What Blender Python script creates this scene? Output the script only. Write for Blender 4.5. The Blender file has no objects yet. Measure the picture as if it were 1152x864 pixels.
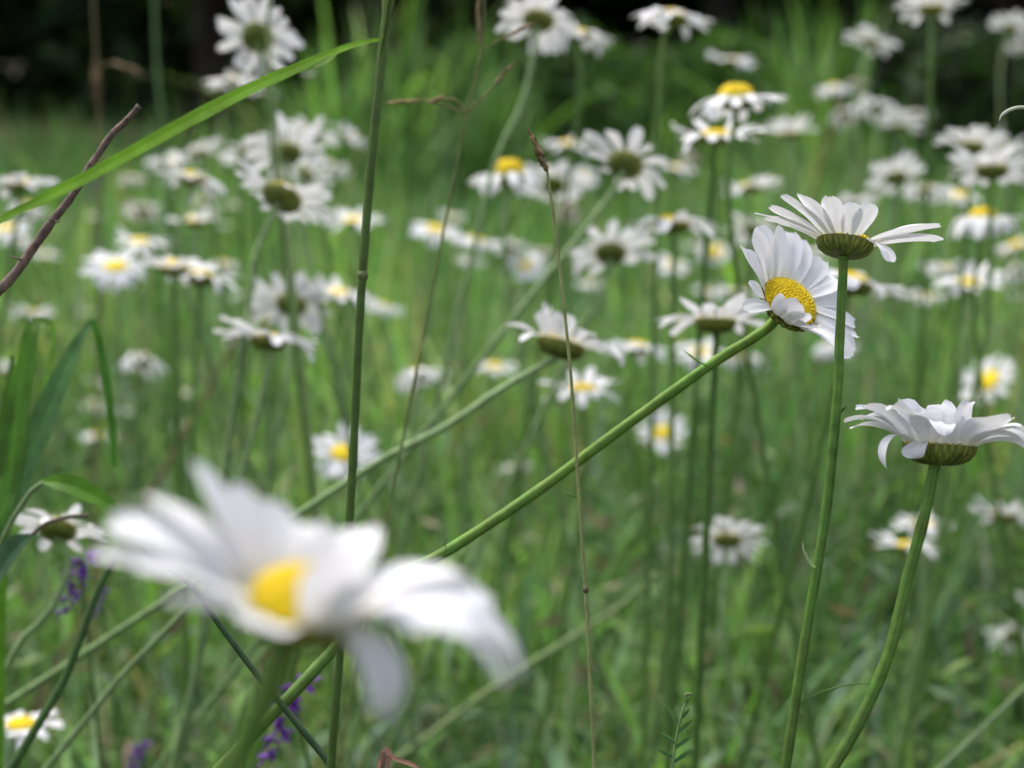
import bpy, math, random
import numpy as np
from mathutils import Vector, Matrix

# ------------------------------------------------------------------ camera, sky, sun, exposure
SC = bpy.context.scene
COL = SC.collection
FPX = 1152 / 36 * 57.0            # focal length in photo pixels
PITCH = math.radians(11.5)
CAM = Vector((0.0, 0.0, 0.62))
cam_d = bpy.data.cameras.new('camera')
cam_d.lens, cam_d.sensor_width = 57.0, 36.0
cam_d.clip_start, cam_d.clip_end = 0.01, 400.0
cam_d.dof.use_dof = True
cam_d.dof.focus_distance = 0.445
cam_d.dof.aperture_fstop = 10.4
cam = bpy.data.objects.new('camera', cam_d)
COL.objects.link(cam)
cam.location = CAM
cam.rotation_euler = (math.radians(90) - PITCH, 0, 0)
SC.camera = cam

SUN_EL, SUN_AZ = math.radians(62), math.radians(-35)   # azimuth from +Y (away) towards +X
world = bpy.data.worlds.new('World')
SC.world = world
world.use_nodes = True
nt = world.node_tree
bg = nt.nodes['Background']
sky = nt.nodes.new('ShaderNodeTexSky')
sky.sky_type = 'NISHITA'
sky.sun_disc = False
sky.sun_elevation = SUN_EL
sky.sun_rotation = SUN_AZ
sky.air_density = 1.0
sky.dust_density = 4.0
sky.ozone_density = 1.0
cloud = nt.nodes.new('ShaderNodeHueSaturation')      # thin overcast takes most of the blue out of the sky
cloud.inputs['Saturation'].default_value = 0.55
nt.links.new(sky.outputs[0], cloud.inputs['Color'])
nt.links.new(cloud.outputs[0], bg.inputs[0])
bg.inputs[1].default_value = 0.15
sun_d = bpy.data.lights.new('sun', 'SUN')
sun_d.energy, sun_d.angle, sun_d.color = 1.5, math.radians(35), (1.0, 0.95, 0.87)
sun = bpy.data.objects.new('sun', sun_d)
COL.objects.link(sun)
sdir = Vector((math.sin(SUN_AZ) * math.cos(SUN_EL), math.cos(SUN_AZ) * math.cos(SUN_EL), math.sin(SUN_EL)))
sun.rotation_euler = (-sdir).to_track_quat('-Z', 'Y').to_euler()
SC.view_settings.view_transform = 'Standard'
SC.view_settings.look = 'None'
SC.view_settings.gamma = 1.0
SC.view_settings.use_curve_mapping = False
SC.view_settings.exposure = 1.03
SC.cycles.max_bounces = 8
SC.cycles.diffuse_bounces = 4
SC.cycles.glossy_bounces = 2
SC.cycles.transmission_bounces = 5
SC.cycles.use_denoising = True
SC.cycles.caustics_reflective = False
SC.cycles.caustics_refractive = False

# ------------------------------------------------------------------ helpers
FW = Vector((0, math.cos(PITCH), -math.sin(PITCH)))
UP = Vector((0, math.sin(PITCH), math.cos(PITCH)))
RT = Vector((1, 0, 0))


def at(px, py, d):
    """World point seen at photo pixel (px, py), d metres along the view axis."""
    return CAM + d * (FW + (px - 576) / FPX * RT - (py - 432) / FPX * UP)


def camdir(v):
    """(right, up, towards the viewer) -> world direction."""
    return (v[0] * RT + v[1] * UP - v[2] * FW).normalized()


def tag(o, label=None, cat=None, group=None, kind=None):
    if label: o['label'] = label
    if cat: o['category'] = cat
    if group: o['group'] = group
    if kind: o['kind'] = kind
    return o


def empty(name, loc, label, cat, group=None):
    o = bpy.data.objects.new(name, None)
    o.empty_display_size = 0.02
    COL.objects.link(o)
    o.location = loc
    return tag(o, label, cat, group)


class MB:
    """Collects quads/triangles with a per-vertex tint, then links them as ONE mesh object."""
    def __init__(self):
        self.v, self.f, self.c = [], [], []

    def add(self, vs, fs, col=(1, 1, 1)):
        o = len(self.v)
        self.v.extend(vs)
        self.f.extend([tuple(i + o for i in f) for f in fs])
        if isinstance(col, list): self.c.extend(col)
        else: self.c.extend([col] * len(vs))

    def grid(self, rows, col=(1, 1, 1), closed=False):
        n, m = len(rows), len(rows[0])
        vs = [p for r in rows for p in r]
        fs = []
        for i in range(n - 1):
            for j in range(m if closed else m - 1):
                k = (j + 1) % m
                fs.append((i * m + j, i * m + k, (i + 1) * m + k, (i + 1) * m + j))
        self.add(vs, fs, col)

    def tube(self, pts, rad, n=8, col=(1, 1, 1), cap=True, ridge=0.0):
        pts = [Vector(p) for p in pts]
        rows, ref = [], Vector((0.3, -0.9, 0.2)).normalized()
        for i, p in enumerate(pts):
            t = (pts[min(i + 1, len(pts) - 1)] - pts[max(i - 1, 0)])
            t = t.normalized() if t.length > 1e-9 else Vector((0, 0, 1))
            a = (ref - ref.dot(t) * t)
            a = a.normalized() if a.length > 1e-4 else t.orthogonal().normalized()
            ref = a
            b = t.cross(a)
            r = rad[i] if isinstance(rad, (list, tuple)) else rad
            rows.append([p + r * (1 + ridge * (1 if k % 2 else -1)) * (math.cos(2 * math.pi * k / n) * a + math.sin(2 * math.pi * k / n) * b) for k in range(n)])
        o = len(self.v)
        self.grid(rows, col, True)
        if cap:
            self.f.append(tuple(o + k for k in range(n))[::-1])
            self.f.append(tuple(o + (len(rows) - 1) * n + k for k in range(n)))

    def build(self, name, mat, parent=None, origin=None, smooth=True):
        org = Vector(origin) if origin is not None else (Vector(parent_loc(parent)) if parent else Vector((0, 0, 0)))
        me = bpy.data.meshes.new(name)
        me.from_pydata([tuple(Vector(p) - org) for p in self.v], [], self.f)
        a = me.color_attributes.new('tint', 'FLOAT_COLOR', 'POINT')
        a.data.foreach_set('color', np.array([(c[0], c[1], c[2], 1.0) for c in self.c], dtype=np.float32).ravel())
        if smooth: me.polygons.foreach_set('use_smooth', [True] * len(me.polygons))
        me.materials.append(mat)
        o = bpy.data.objects.new(name, me)
        COL.objects.link(o)
        if parent: o.parent = parent
        elif origin is not None: o.location = org
        return o


def parent_loc(p):
    loc = Vector((0, 0, 0))
    while p is not None:
        loc += Vector(p.location)
        p = p.parent
    return loc


def spline(pts, n):
    """Catmull-Rom through the points, n samples."""
    P = [Vector(p) for p in pts]
    if len(P) == 2: return [P[0].lerp(P[1], i / (n - 1)) for i in range(n)]
    P = [2 * P[0] - P[1]] + P + [2 * P[-1] - P[-2]]
    seg = len(P) - 3
    out = []
    for i in range(n):
        t = i / (n - 1) * seg
        k = min(int(t), seg - 1)
        u = t - k
        a, b, c, d = P[k:k + 4]
        out.append(0.5 * ((2 * b) + (c - a) * u + (2 * a - 5 * b + 4 * c - d) * u * u + (3 * b - a - 3 * c + d) * u ** 3))
    return out


def to_ground(pts, steep=0.3):
    """Carry a path that leaves the picture straight on down to the soil."""
    pts = [Vector(p) for p in pts]
    b = pts[-1]
    t = b - pts[-2]
    step = t.length
    t.normalize()
    if b.z <= 0.01: return pts
    k = b.z / max(steep, -t.z)
    slope = Vector((t.x * k, t.y * k, -b.z))
    d = step * 1.4
    total = slope.length
    run = d
    while run < total * 0.8:
        pts.append(b + slope * (run / total))
        d *= 1.8
        run += d
    e = b + slope
    pts.append(Vector((e.x, e.y, 0.0)))
    return pts


def lerp3(a, b, t): return tuple(a[i] + (b[i] - a[i]) * t for i in range(3))


# ------------------------------------------------------------------ materials
def leafy(name, base, trans=0.35, rough=0.5, noise=60.0, amount=0.35, bump=0.0, spec=0.3, stripes=None, tcol=None):
    """Thin plant tissue: tinted base colour, fine mottling, light that passes through."""
    m = bpy.data.materials.new(name)
    m.use_nodes = True
    t = m.node_tree
    N, L = t.nodes, t.links
    bs = N['Principled BSDF']
    out = N['Material Output']
    at_ = N.new('ShaderNodeAttribute'); at_.attribute_name = 'tint'
    rgb = N.new('ShaderNodeRGB'); rgb.outputs[0].default_value = (*base, 1)
    mul = N.new('ShaderNodeMix'); mul.data_type = 'RGBA'; mul.blend_type = 'MULTIPLY'; mul.inputs[0].default_value = 1
    L.new(rgb.outputs[0], mul.inputs[6]); L.new(at_.outputs['Color'], mul.inputs[7])
    geo = N.new('ShaderNodeNewGeometry')
    nz = N.new('ShaderNodeTexNoise'); nz.inputs['Scale'].default_value = noise; nz.inputs['Detail'].default_value = 4
    L.new(geo.outputs['Position'], nz.inputs['Vector'])
    ramp = N.new('ShaderNodeMapRange')
    ramp.inputs[1].default_value, ramp.inputs[2].default_value = 0.3, 0.7
    ramp.inputs[3].default_value, ramp.inputs[4].default_value = 1 - amount, 1 + amount
    L.new(nz.outputs['Fac'], ramp.inputs[0])
    mul2 = N.new('ShaderNodeVectorMath'); mul2.operation = 'SCALE'
    L.new(mul.outputs[2], mul2.inputs[0]); L.new(ramp.outputs[0], mul2.inputs['Scale'])
    L.new(mul2.outputs[0], bs.inputs['Base Color'])
    bs.inputs['Roughness'].default_value = rough
    bs.inputs['Specular IOR Level'].default_value = spec
    if bump:
        n2 = N.new('ShaderNodeTexNoise'); n2.inputs['Scale'].default_value = noise * 12; n2.inputs['Detail'].default_value = 3
        L.new(geo.outputs['Position'], n2.inputs['Vector'])
        bp = N.new('ShaderNodeBump'); bp.inputs['Strength'].default_value = bump; bp.inputs['Distance'].default_value = 0.0004
        L.new(n2.outputs['Fac'], bp.inputs['Height']); L.new(bp.outputs[0], bs.inputs['Normal'])
    if trans:
        tr = N.new('ShaderNodeBsdfTranslucent')
        if tcol:
            mt = N.new('ShaderNodeMix'); mt.data_type = 'RGBA'; mt.blend_type = 'MULTIPLY'; mt.inputs[0].default_value = 1
            L.new(mul2.outputs[0], mt.inputs[6]); mt.inputs[7].default_value = (*tcol, 1)
            L.new(mt.outputs[2], tr.inputs['Color'])
        else:
            L.new(mul2.outputs[0], tr.inputs['Color'])
        mx = N.new('ShaderNodeMixShader'); mx.inputs[0].default_value = trans
        L.new(bs.outputs[0], mx.inputs[1]); L.new(tr.outputs[0], mx.inputs[2])
        L.new(mx.outputs[0], out.inputs['Surface'])
    return m


M_PETAL = leafy('petal_white', (0.79, 0.785, 0.81), 0.30, 0.55, 180, 0.05, 0.15, 0.25)
M_DISC = leafy('disc_yellow', (0.80, 0.585, 0.012), 0.0, 0.6, 900, 0.18, 0.6, 0.2)
M_BRACT = leafy('bract_green', (1, 1, 1), 0.0, 0.5, 500, 0.25, 0.4, 0.3)
M_STEM = leafy('stem_green', (1, 1, 1), 0.0, 0.5, 260, 0.25, 0.4, 0.2)
M_BLADE = leafy('blade_green', (1, 1, 1), 0.42, 0.5, 120, 0.25, 0.3, 0.15, tcol=(1.1, 1.25, 0.55))
M_GRASS = leafy('grass_green', (1.15, 1.13, 1.2), 0.40, 0.45, 30, 0.25, 0.0, 0.3, tcol=(1.05, 1.15, 0.72))
M_LEAF = leafy('woodland_leaf', (1, 1, 1), 0.30, 0.5, 3, 0.35, 0.0, 0.25, tcol=(1.0, 1.2, 0.6))
M_BARK = leafy('bark', (0.045, 0.036, 0.028), 0.0, 0.85, 14, 0.5, 0.8, 0.1)
M_TWIG = leafy('twig_bark', (1, 1, 1), 0.0, 0.6, 420, 0.45, 0.8, 0.3)
M_STRAW = leafy('dry_straw', (1, 1, 1), 0.15, 0.6, 400, 0.3, 0.3, 0.2)
M_PURPLE = leafy('vetch_purple', (0.16, 0.045, 0.33), 0.35, 0.5, 300, 0.3, 0.0, 0.2)
M_SOIL = leafy('soil', (0.05, 0.045, 0.028), 0.0, 0.95, 9, 0.5, 0.5, 0.05)

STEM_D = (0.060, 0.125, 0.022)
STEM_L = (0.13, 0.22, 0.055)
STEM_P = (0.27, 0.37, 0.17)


# ------------------------------------------------------------------ daisy parts
def petal(mb, org, X, Y, Z, phi, r0, L, W, e0, e1, rng, bend=0.0, twist=0.0, nL=9, nW=4, e_pow=1.2, camber=0.10, z0=0.0, tint=None, ruff=1.0):
    rad = math.cos(phi) * X + math.sin(phi) * Y
    tan = -math.sin(phi) * X + math.cos(phi) * Y
    r, z, side = r0, z0, 0.0
    rows, cols = [], []
    teeth = rng.choice((2.0, 3.0, 3.0, 2.5))
    td = rng.uniform(0.02, 0.06)
    rf, rp, rk = rng.uniform(0.05, 0.16) * ruff, rng.uniform(0, 6.28), rng.uniform(4, 8)
    base = tint or (1, 1, 1)
    for i in range(nL + 1):
        s = i / nL
        a = e0 + (e1 - e0) * s ** e_pow
        if i:
            ds = L / nL
            r += ds * math.cos(a); z += ds * math.sin(a); side += ds * bend * s
        w = W * (0.45 + 0.55 * min(1, s / 0.5) ** 0.7)
        if s > 0.62: w *= math.sqrt(max(0.0, 1 - ((s - 0.62) / 0.40) ** 2.0))
        nrm = -math.sin(a) * rad + math.cos(a) * Z
        fwd = math.cos(a) * rad + math.sin(a) * Z
        tw = twist * s
        row = []
        for j in range(nW + 1):
            u = 2 * j / nW - 1
            off = camber * W * (u * u) * (1 - 0.3 * s) + 0.075 * W * math.cos(u * math.pi * 2.0) * math.sin(math.pi * min(1, s * 1.1)) + rf * W * math.sin(rk * s + rp + u) * (0.3 + abs(u)) * s
            ext = 0.0
            if s > 0.9: ext = -td * L * (0.5 + 0.5 * math.cos(teeth * math.pi * u)) * (s - 0.9) * 10
            lat = w * (u * math.cos(tw)) + side
            hgt = off + w * u * math.sin(tw)
            row.append(org + r * rad + z * Z + lat * tan + hgt * nrm + ext * fwd)
            g = min(1.0, 0.90 + 0.5 * s)
            cols.append((base[0] * (0.93 + 0.07 * min(1, 3 * s)), base[1] * (0.94 + 0.06 * min(1, 3 * s)), base[2] * (0.80 + 0.2 * min(1, 4 * s))))
        rows.append(row)
    mb.grid(rows, cols)


def dome(mb, org, X, Y, Z, R, H, rings=6, seg=20, col=(1, 1, 1), dip=0.12, florets=0, rng=random):
    rows, cols = [], []
    for i in range(rings + 1):
        t = i / rings
        r = R * math.sin(t * math.pi / 2) if i else R * 0.02
        h = H * math.cos(t * math.pi / 2) - dip * H * math.exp(-(t / 0.35) ** 2)
        rows.append([org + r * (math.cos(2 * math.pi * k / seg) * X + math.sin(2 * math.pi * k / seg) * Y) + h * Z for k in range(seg)])
        cols += [lerp3((0.80, 0.85, 0.9), col, min(1, t * 2.2))] * seg
    o = len(mb.v)
    mb.grid(rows, cols, True)
    mb.f.append(tuple(o + k for k in range(seg)))
    for q in range(florets):
        t = math.sqrt((q + 0.5) / florets)
        ph = q * 2.39996
        t2 = math.asin(min(1, t)) / (math.pi / 2)
        r = R * t; h = H * math.cos(t2 * math.pi / 2) - dip * H * math.exp(-(t2 / 0.35) ** 2)
        d = math.cos(ph) * X + math.sin(ph) * Y
        n = (d * t * H / R * 1.3 + Z * max(0.25, math.cos(t2 * 1.4))).normalized()
        c = org + r * d + h * Z
        k = R * rng.uniform(0.062, 0.08) * (0.75 + 0.35 * t)
        a = n.orthogonal().normalized(); b = n.cross(a)
        vs = [c + k * (math.cos(x) * a + math.sin(x) * b) for x in (0, 1.047, 2.094, 3.142, 4.189, 5.236)]
        vs += [c + 0.75 * k * (math.cos(x) * a + math.sin(x) * b) + n * k * 0.6 for x in (0, 1.047, 2.094, 3.142, 4.189, 5.236)]
        vs.append(c + n * k * (0.55 if t > 0.5 else 0.85))
        br = rng.uniform(0.94, 1.06)
        cc = [(br * .97, br * 0.93, 0.85)] * 6 + [(br, br, 1)] * 6 + [(br * 0.95, br * 0.88, 0.75)]
        mb.add(vs, [(i, (i + 1) % 6, 6 + (i + 1) % 6, 6 + i) for i in range(6)] + [(6 + i, 6 + (i + 1) % 6, 12) for i in range(6)], cc)


OLIVE = (0.19, 0.21, 0.035)
DARKB = (0.03, 0.032, 0.008)


def involucre(mb, org, X, Y, Z, R, depth, rs, rng, bracts=True, seg=20):
    def prof(t):      # 0 stem, 1 rim
        return rs + (R - rs) * math.sin(t * math.pi / 2) ** 0.85, -depth * (1 - t ** 1.75)
    rows, cols = [], []
    for i in range(8):
        t = i / 7
        r, h = prof(t)
        rows.append([org + r * (math.cos(2 * math.pi * k / seg) * X + math.sin(2 * math.pi * k / seg) * Y) + h * Z for k in range(seg)])
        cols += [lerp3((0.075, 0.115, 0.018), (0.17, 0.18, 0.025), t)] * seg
    mb.grid(rows, cols, True)
    if not bracts: return
    for row, (t0, t1_, n) in enumerate(((0.42, 1.10, 30), (0.15, 0.93, 26), (0.0, 0.66, 18))):
        for k in range(n):
            ph = 2 * math.pi * (k + 0.5 * (row % 2) + rng.uniform(-.15, .15)) / n
            br = rng.uniform(0.75, 1.25); t1 = t1_ + rng.uniform(-.1, .06)
            rr, cc = [], []
            for i in range(7):
                s = i / 6
                t = t0 + (t1 - t0) * s
                r, h = prof(min(t, 1.0))
                if t > 1: h += (t - 1) * depth * 0.9
                wd = math.pi / n * (0.35 + 0.9 * r / R) * R * 0.72 * max(0.0, 1 - s ** 2.0) ** 0.75
                rad = math.cos(ph) * X + math.sin(ph) * Y
                tan = -math.sin(ph) * X + math.cos(ph) * Y
                lift = R * (0.010 + 0.014 * row + 0.016 * s)
                out = (rad * (0.35 + 0.65 * t) - Z * (1 - 0.6 * t)).normalized()
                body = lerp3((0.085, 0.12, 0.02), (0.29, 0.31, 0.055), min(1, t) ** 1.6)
                body = tuple(c * br for c in body)
                for u in (-1, -0.6, 0, 0.6, 1):
                    rr.append(org + r * rad + h * Z + wd * u * tan + out * lift * (1 - 0.5 * u * u))
                    e = min(1, abs(u) ** 4 * 0.7 + max(0, s - 0.85) * 3.0)
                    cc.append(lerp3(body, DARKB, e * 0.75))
            mb.grid([rr[i * 5:i * 5 + 5] for i in range(7)], cc)


def stem_leaf(mb, base, d, nrm, L, W, curl, rng, col=(0.10, 0.20, 0.05), teeth=True, n=8, thick=None):
    """Narrow toothed leaf from base along d, curving towards nrm."""
    d = Vector(d).normalized(); nrm = (Vector(nrm) - Vector(nrm).dot(d) * d).normalized()
    sd = d.cross(nrm)
    p = Vector(base); rows = []
    for i in range(n + 1):
        s = i / n
        a = curl * s
        f = d * math.cos(a) + nrm * math.sin(a)
        g = -d * math.sin(a) + nrm * math.cos(a)
        if i: p = p + f * L / n
        w = W * (0.5 + 0.5 * math.sin(math.pi * min(1, s * 1.15))) * (1 - s ** 5) * ((1.35 if i % 2 else 0.85) if teeth else 1) + 1e-5
        rows.append([p + sd * w * u + g * (0.35 * w * u * u) for u in (-1, -0.5, 0, 0.5, 1)])
    mb.grid(rows, col)
    mb.grid([[q - nrm * 0.00025 for q in r] for r in rows], col)


GROUP = 'oxeye daisies blooming across the meadow'


def daisy(px, py, d, N, label, D=0.046, e=(12, -12), n=20, seed=0, stem=None, lean=(0, 0), each=False, hero=False,
          petals=None, disc=0.168, stem_r=0.0013, stem_col=STEM_L, dome_h=0.42, wither=0.0, leaves=(), keep=1.0, under=0.30,
          width=0.155, ruff=1.0, droot=None, group=GROUP):
    rng = random.Random(seed)
    org = at(px, py, d)
    Z = camdir(N)
    X = (RT - RT.dot(Z) * Z).normalized()
    Y = Z.cross(X)
    R = D / 2
    Rd = D * disc
    L = R - 0.93 * Rd
    dep = Rd * 2 * under
    base = org - Z * dep * 0.95
    # stem path down to the ground
    if stem:
        pts = [base] + [at(*(q if len(q) == 3 else (q[0], q[1], d))) for q in stem]
        pts = to_ground(pts, 0.45)
        root = pts[-1]
    else:
        drop = min(0.07, base.z * 0.4)
        p1 = base - Z * drop * 0.5 + Vector((0, 0, -drop * 0.5))
        root = Vector((p1.x + lean[0] + rng.uniform(-.04, .04), p1.y + lean[1] + rng.uniform(-.03, .03), 0))
        mid = p1.lerp(root, 0.5) + Vector((rng.uniform(-.012, .012) - lean[0] * 0.15, 0, 0))
        pts = [base, p1, mid, root]
    root = Vector(pts[-1])
    T = empty('oxeye_daisy', root, label, 'daisy', group)
    path = spline(pts, 60 if hero else 22)
    sb = MB()
    m = len(path)
    rads = [stem_r * (1.15 if i < 2 else 1.0) * (1 + 0.25 * i / m + (0.04 * math.sin(i * 1.7) if hero else 0)) for i in range(m)]
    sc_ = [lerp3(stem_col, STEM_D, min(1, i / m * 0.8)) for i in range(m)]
    nseg = 14 if hero else 7
    if hero: sc_ = [tuple(x * rng.uniform(.88, 1.12) for x in c) for c in sc_]
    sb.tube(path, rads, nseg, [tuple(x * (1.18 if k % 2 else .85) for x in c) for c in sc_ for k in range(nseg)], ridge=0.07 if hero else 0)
    for q in range(60 if hero else 0):                      # fine hairs
        i = rng.randrange(1, m // 2); p = path[i].lerp(path[i + 1], rng.random())
        v = Vector((rng.gauss(0, 1), rng.gauss(0, 1), rng.gauss(0, .6))).normalized()
        sb.tube([p + v * rads[i] * .8, p + v * (rads[i] + rng.uniform(.0004, .0009))], [.00003, .00001], 3, (0.4, 0.45, 0.3), cap=False)
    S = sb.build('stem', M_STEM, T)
    for (lx, ly, ld, dx, up, Lf, Wf, curl, col) in leaves:
        lb = MB()
        stem_leaf(lb, at(lx, ly, ld), camdir(dx), camdir(up), Lf, Wf, curl, rng, col)
        lb.build('leaf', M_BLADE, S)
    ib = MB()
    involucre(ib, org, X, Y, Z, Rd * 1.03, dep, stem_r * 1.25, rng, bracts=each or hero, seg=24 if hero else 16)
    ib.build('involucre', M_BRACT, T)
    db = MB()
    dome(db, org, X, Y, Z, Rd * 0.93, Rd * dome_h, 6, 22, florets=(230 if hero else (70 if each else 0)), rng=rng)
    db.build('disc', M_DISC, T)
    # petals
    pb = MB()
    spec = petals
    if spec is None:
        spec = []
        ph0 = rng.uniform(0, 6.28)
        k0 = rng.uniform(0, 6.28)
        for k in range(n):
            if rng.random() > keep: continue
            dr = 15 * math.sin(k0 + 2 * math.pi * k / n) + rng.gauss(0, 12)
            spec.append((math.degrees(ph0 + 2 * math.pi * (k + rng.uniform(-.42, .42)) / n), e[0] + dr * 0.6 + (k % 2) * 5,
                         e[1] + dr * 1.4 + rng.gauss(0, 18), rng.uniform(0.8, 1.08) * (1 - wither * rng.random()),
                         rng.uniform(0.82, 1.15) * (1 - 0.5 * wither * rng.random())))
    for k, q in enumerate(spec):
        ph, a0, a1, lf, wf = q[:5]
        bend = q[5] if len(q) > 5 else rng.uniform(-.18, .18)
        tw = q[6] if len(q) > 6 else rng.uniform(-.35, .35)
        one = MB() if each else pb
        tint = None
        if wither and rng.random() < wither: tint = (0.8, 0.68, 0.62)
        petal(one, org, X, Y, Z, math.radians(ph), Rd * 0.97, L * lf, D * width * 0.5 * wf, math.radians(a0), math.radians(a1),
              rng, bend, tw, nL=12 if hero else 8, nW=8 if hero else 4, z0=(0.03 if k % 2 else -0.02) * Rd, tint=tint, ruff=ruff)
        if each: one.build('petal', M_PETAL, T)
    if not each: pb.build('petal_ring', M_PETAL, T)
    return T


# ------------------------------------------------------------------ setting: ground
def sheet(name, x0, x1, y0, y1, nx, ny, z, mat, amp=0.0, seed=1):
    rng = random.Random(seed)
    mb = MB()
    rows = []
    for i in range(ny + 1):
        y = y0 + (y1 - y0) * i / ny
        rows.append([Vector((x0 + (x1 - x0) * j / nx, y, z + amp * (math.sin(j * 1.3 + i * 0.7) + math.sin(j * 0.6 - i * 1.1)) * 0.5)) for j in range(nx + 1)])
    mb.grid(rows)
    o = mb.build(name, mat)
    o['kind'] = 'structure'
    return o


sheet('ground', -150, 150, -40, 260, 60, 60, -0.02, M_SOIL)


# ------------------------------------------------------------------ grass and undergrowth (numpy)
def build_np(name, V, F, C, mat):
    me = bpy.data.meshes.new(name)
    me.vertices.add(len(V)); me.vertices.foreach_set('co', V.astype(np.float32).ravel())
    nf = len(F)
    me.loops.add(nf * 4); me.loops.foreach_set('vertex_index', F.astype(np.int32).ravel())
    me.polygons.add(nf)
    me.polygons.foreach_set('loop_start', np.arange(0, nf * 4, 4, dtype=np.int32))
    me.polygons.foreach_set('use_smooth', np.ones(nf, dtype=bool))
    me.update(calc_edges=True)
    a = me.color_attributes.new('tint', 'FLOAT_COLOR', 'POINT')
    cc = np.ones((len(V), 4), dtype=np.float32); cc[:, :3] = C
    a.data.foreach_set('color', cc.ravel())
    me.materials.append(mat)
    o = bpy.data.objects.new(name, me)
    COL.objects.link(o)
    return o


def blades(rs, n, ylo, yhi, hlo, hhi, wlo, whi, palette, weights, lean=0.5, segs=5, xmargin=0.5, power=1.0, clump=0.0, shape='grass', roots=None):
    t = rs.random(n) ** power
    y = ylo + (yhi - ylo) * t
    x = (rs.random(n) * 2 - 1) * (y * 0.36 + xmargin)
    if roots is not None: x, y = roots
    h = hlo + (hhi - hlo) * rs.random(n) ** 1.3
    cl = np.sin(6.1 * x + 2.3 * y + np.sin(3.7 * y)) * np.sin(5.3 * y - 2.9 * x + np.sin(4.1 * x)) + 0.6 * np.sin(14 * x + 3 * y) * np.sin(11 * y - 4 * x)
    h *= 0.78 + 0.16 * cl + 0.26 * np.sin(x * 3.1 + y * 1.7) * np.sin(y * 2.3 - x * 1.1 + 1) + 0.12 * np.sin(x * 9 + 2) * np.sin(y * 7)
    w = wlo + (whi - wlo) * rs.random(n)
    az = rs.random(n) * 2 * np.pi
    ln = np.abs(rs.normal(0, lean, n)) + 0.05
    face = az + np.pi / 2 + rs.normal(0, 0.5, n)
    if shape == 'grass':
        prof = np.array([0.7, 1.0, 0.95, 0.75, 0.45, 0.04]) if segs == 5 else np.interp(np.linspace(0, 1, segs + 1), [0, .3, .6, 1], [.7, 1, .8, .04])
    else:
        prof = np.interp(np.linspace(0, 1, segs + 1), [0, .15, .5, .8, 1], [.15, .55, 1, .6, .05])
    V = np.zeros((n, segs + 1, 2, 3), dtype=np.float64)
    s = np.linspace(0, 1, segs + 1)
    px, pz = np.zeros(n), np.zeros(n)
    a = ln * 0.25
    for i in range(segs + 1):
        if i:
            ang = ln * 0.25 + ln * 1.9 * s[i] ** 1.6
            px = px + np.sin(np.minimum(ang, 2.6)) * h / segs
            pz = pz + np.cos(np.minimum(ang, 2.6)) * h / segs
        cx, cy = x + np.cos(az) * px, y + np.sin(az) * px
        ww = w * prof[i] * 0.5
        for k, sg in enumerate((-1, 1)):
            V[:, i, k, 0] = cx + sg * ww * np.cos(face)
            V[:, i, k, 1] = cy + sg * ww * np.sin(face)
            V[:, i, k, 2] = pz
    idx = np.arange(n * (segs + 1) * 2).reshape(n, segs + 1, 2)
    F = np.stack([idx[:, :-1, 0], idx[:, :-1, 1], idx[:, 1:, 1], idx[:, 1:, 0]], axis=-1).reshape(-1, 4)
    pal = np.array(palette)
    ci = rs.choice(len(pal), n, p=np.array(weights) / sum(weights))
    c = pal[ci] * (0.5 + 1.0 * rs.random((n, 1))) * (1 + 0.34 * cl[:, None]) * np.stack([1 + 0.12 * cl, np.ones(n), 1 - 0.15 * cl], axis=1)
    C = np.repeat(c[:, None, :], (segs + 1) * 2, axis=1).reshape(-1, 3)
    return V.reshape(-1, 3), F, C


def merge(parts):
    V, F, C, o = [], [], [], 0
    for v, f, c in parts:
        V.append(v); F.append(f + o); C.append(c); o += len(v)
    return np.concatenate(V), np.concatenate(F), np.concatenate(C)


PAL = [(0.105, 0.230, 0.055), (0.140, 0.290, 0.065), (0.085, 0.200, 0.072), (0.165, 0.275, 0.070), (0.170, 0.245, 0.150), (0.34, 0.29, 0.16), (0.07, 0.14, 0.03)]
PW = [5, 5, 3.5, 3, 2.2, 1.0, 2]
rs = np.random.RandomState(7)
grass = build_np('meadow_grass', *merge([
    blades(rs, 9000, 0.9, 2.6, 0.12, 0.40, 0.0016, 0.0050, PAL, PW, 0.95, 6, 0.6),
    blades(rs, 26000, 1.3, 3.6, 0.16, 0.46, 0.0025, 0.0075, PAL, PW, 0.75, 5, 1.3),
    blades(rs, 44000, 2.8, 8.4, 0.22, 0.52, 0.004, 0.011, PAL, PW, 0.5, 4, 2.8),
    blades(rs, 2600, 0.9, 2.8, 0.22, 0.46, 0.0015, 0.0030, [(0.26, 0.33, 0.15), (0.32, 0.27, 0.14), (0.20, 0.28, 0.12)], [3, 1, 2], 0.75, 6, 0.8),
    blades(rs, 12000, 0.75, 2.2, 0.05, 0.20, 0.0012, 0.003, PAL, PW, 0.8, 5),
    blades(rs, 9000, -1.0, 0.75, 0.05, 0.20, 0.002, 0.004, PAL, PW, 0.6, 4, 1.2),
]), M_GRASS)
tag(grass, 'dense green meadow grass between the daisies', 'grass', None, 'stuff')
PALF = [(0.12, 0.25, 0.04), (0.16, 0.31, 0.05), (0.11, 0.20, 0.09), (0.19, 0.26, 0.18)]
bx = -0.75 + 4.0 * rs.random(6500) ** 0.9                         # tall herbs fringing the wood on the right
bank = (bx, 5.4 + 2.6 * rs.random(6500) + 0.4 * np.sin(bx * 4))
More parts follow.
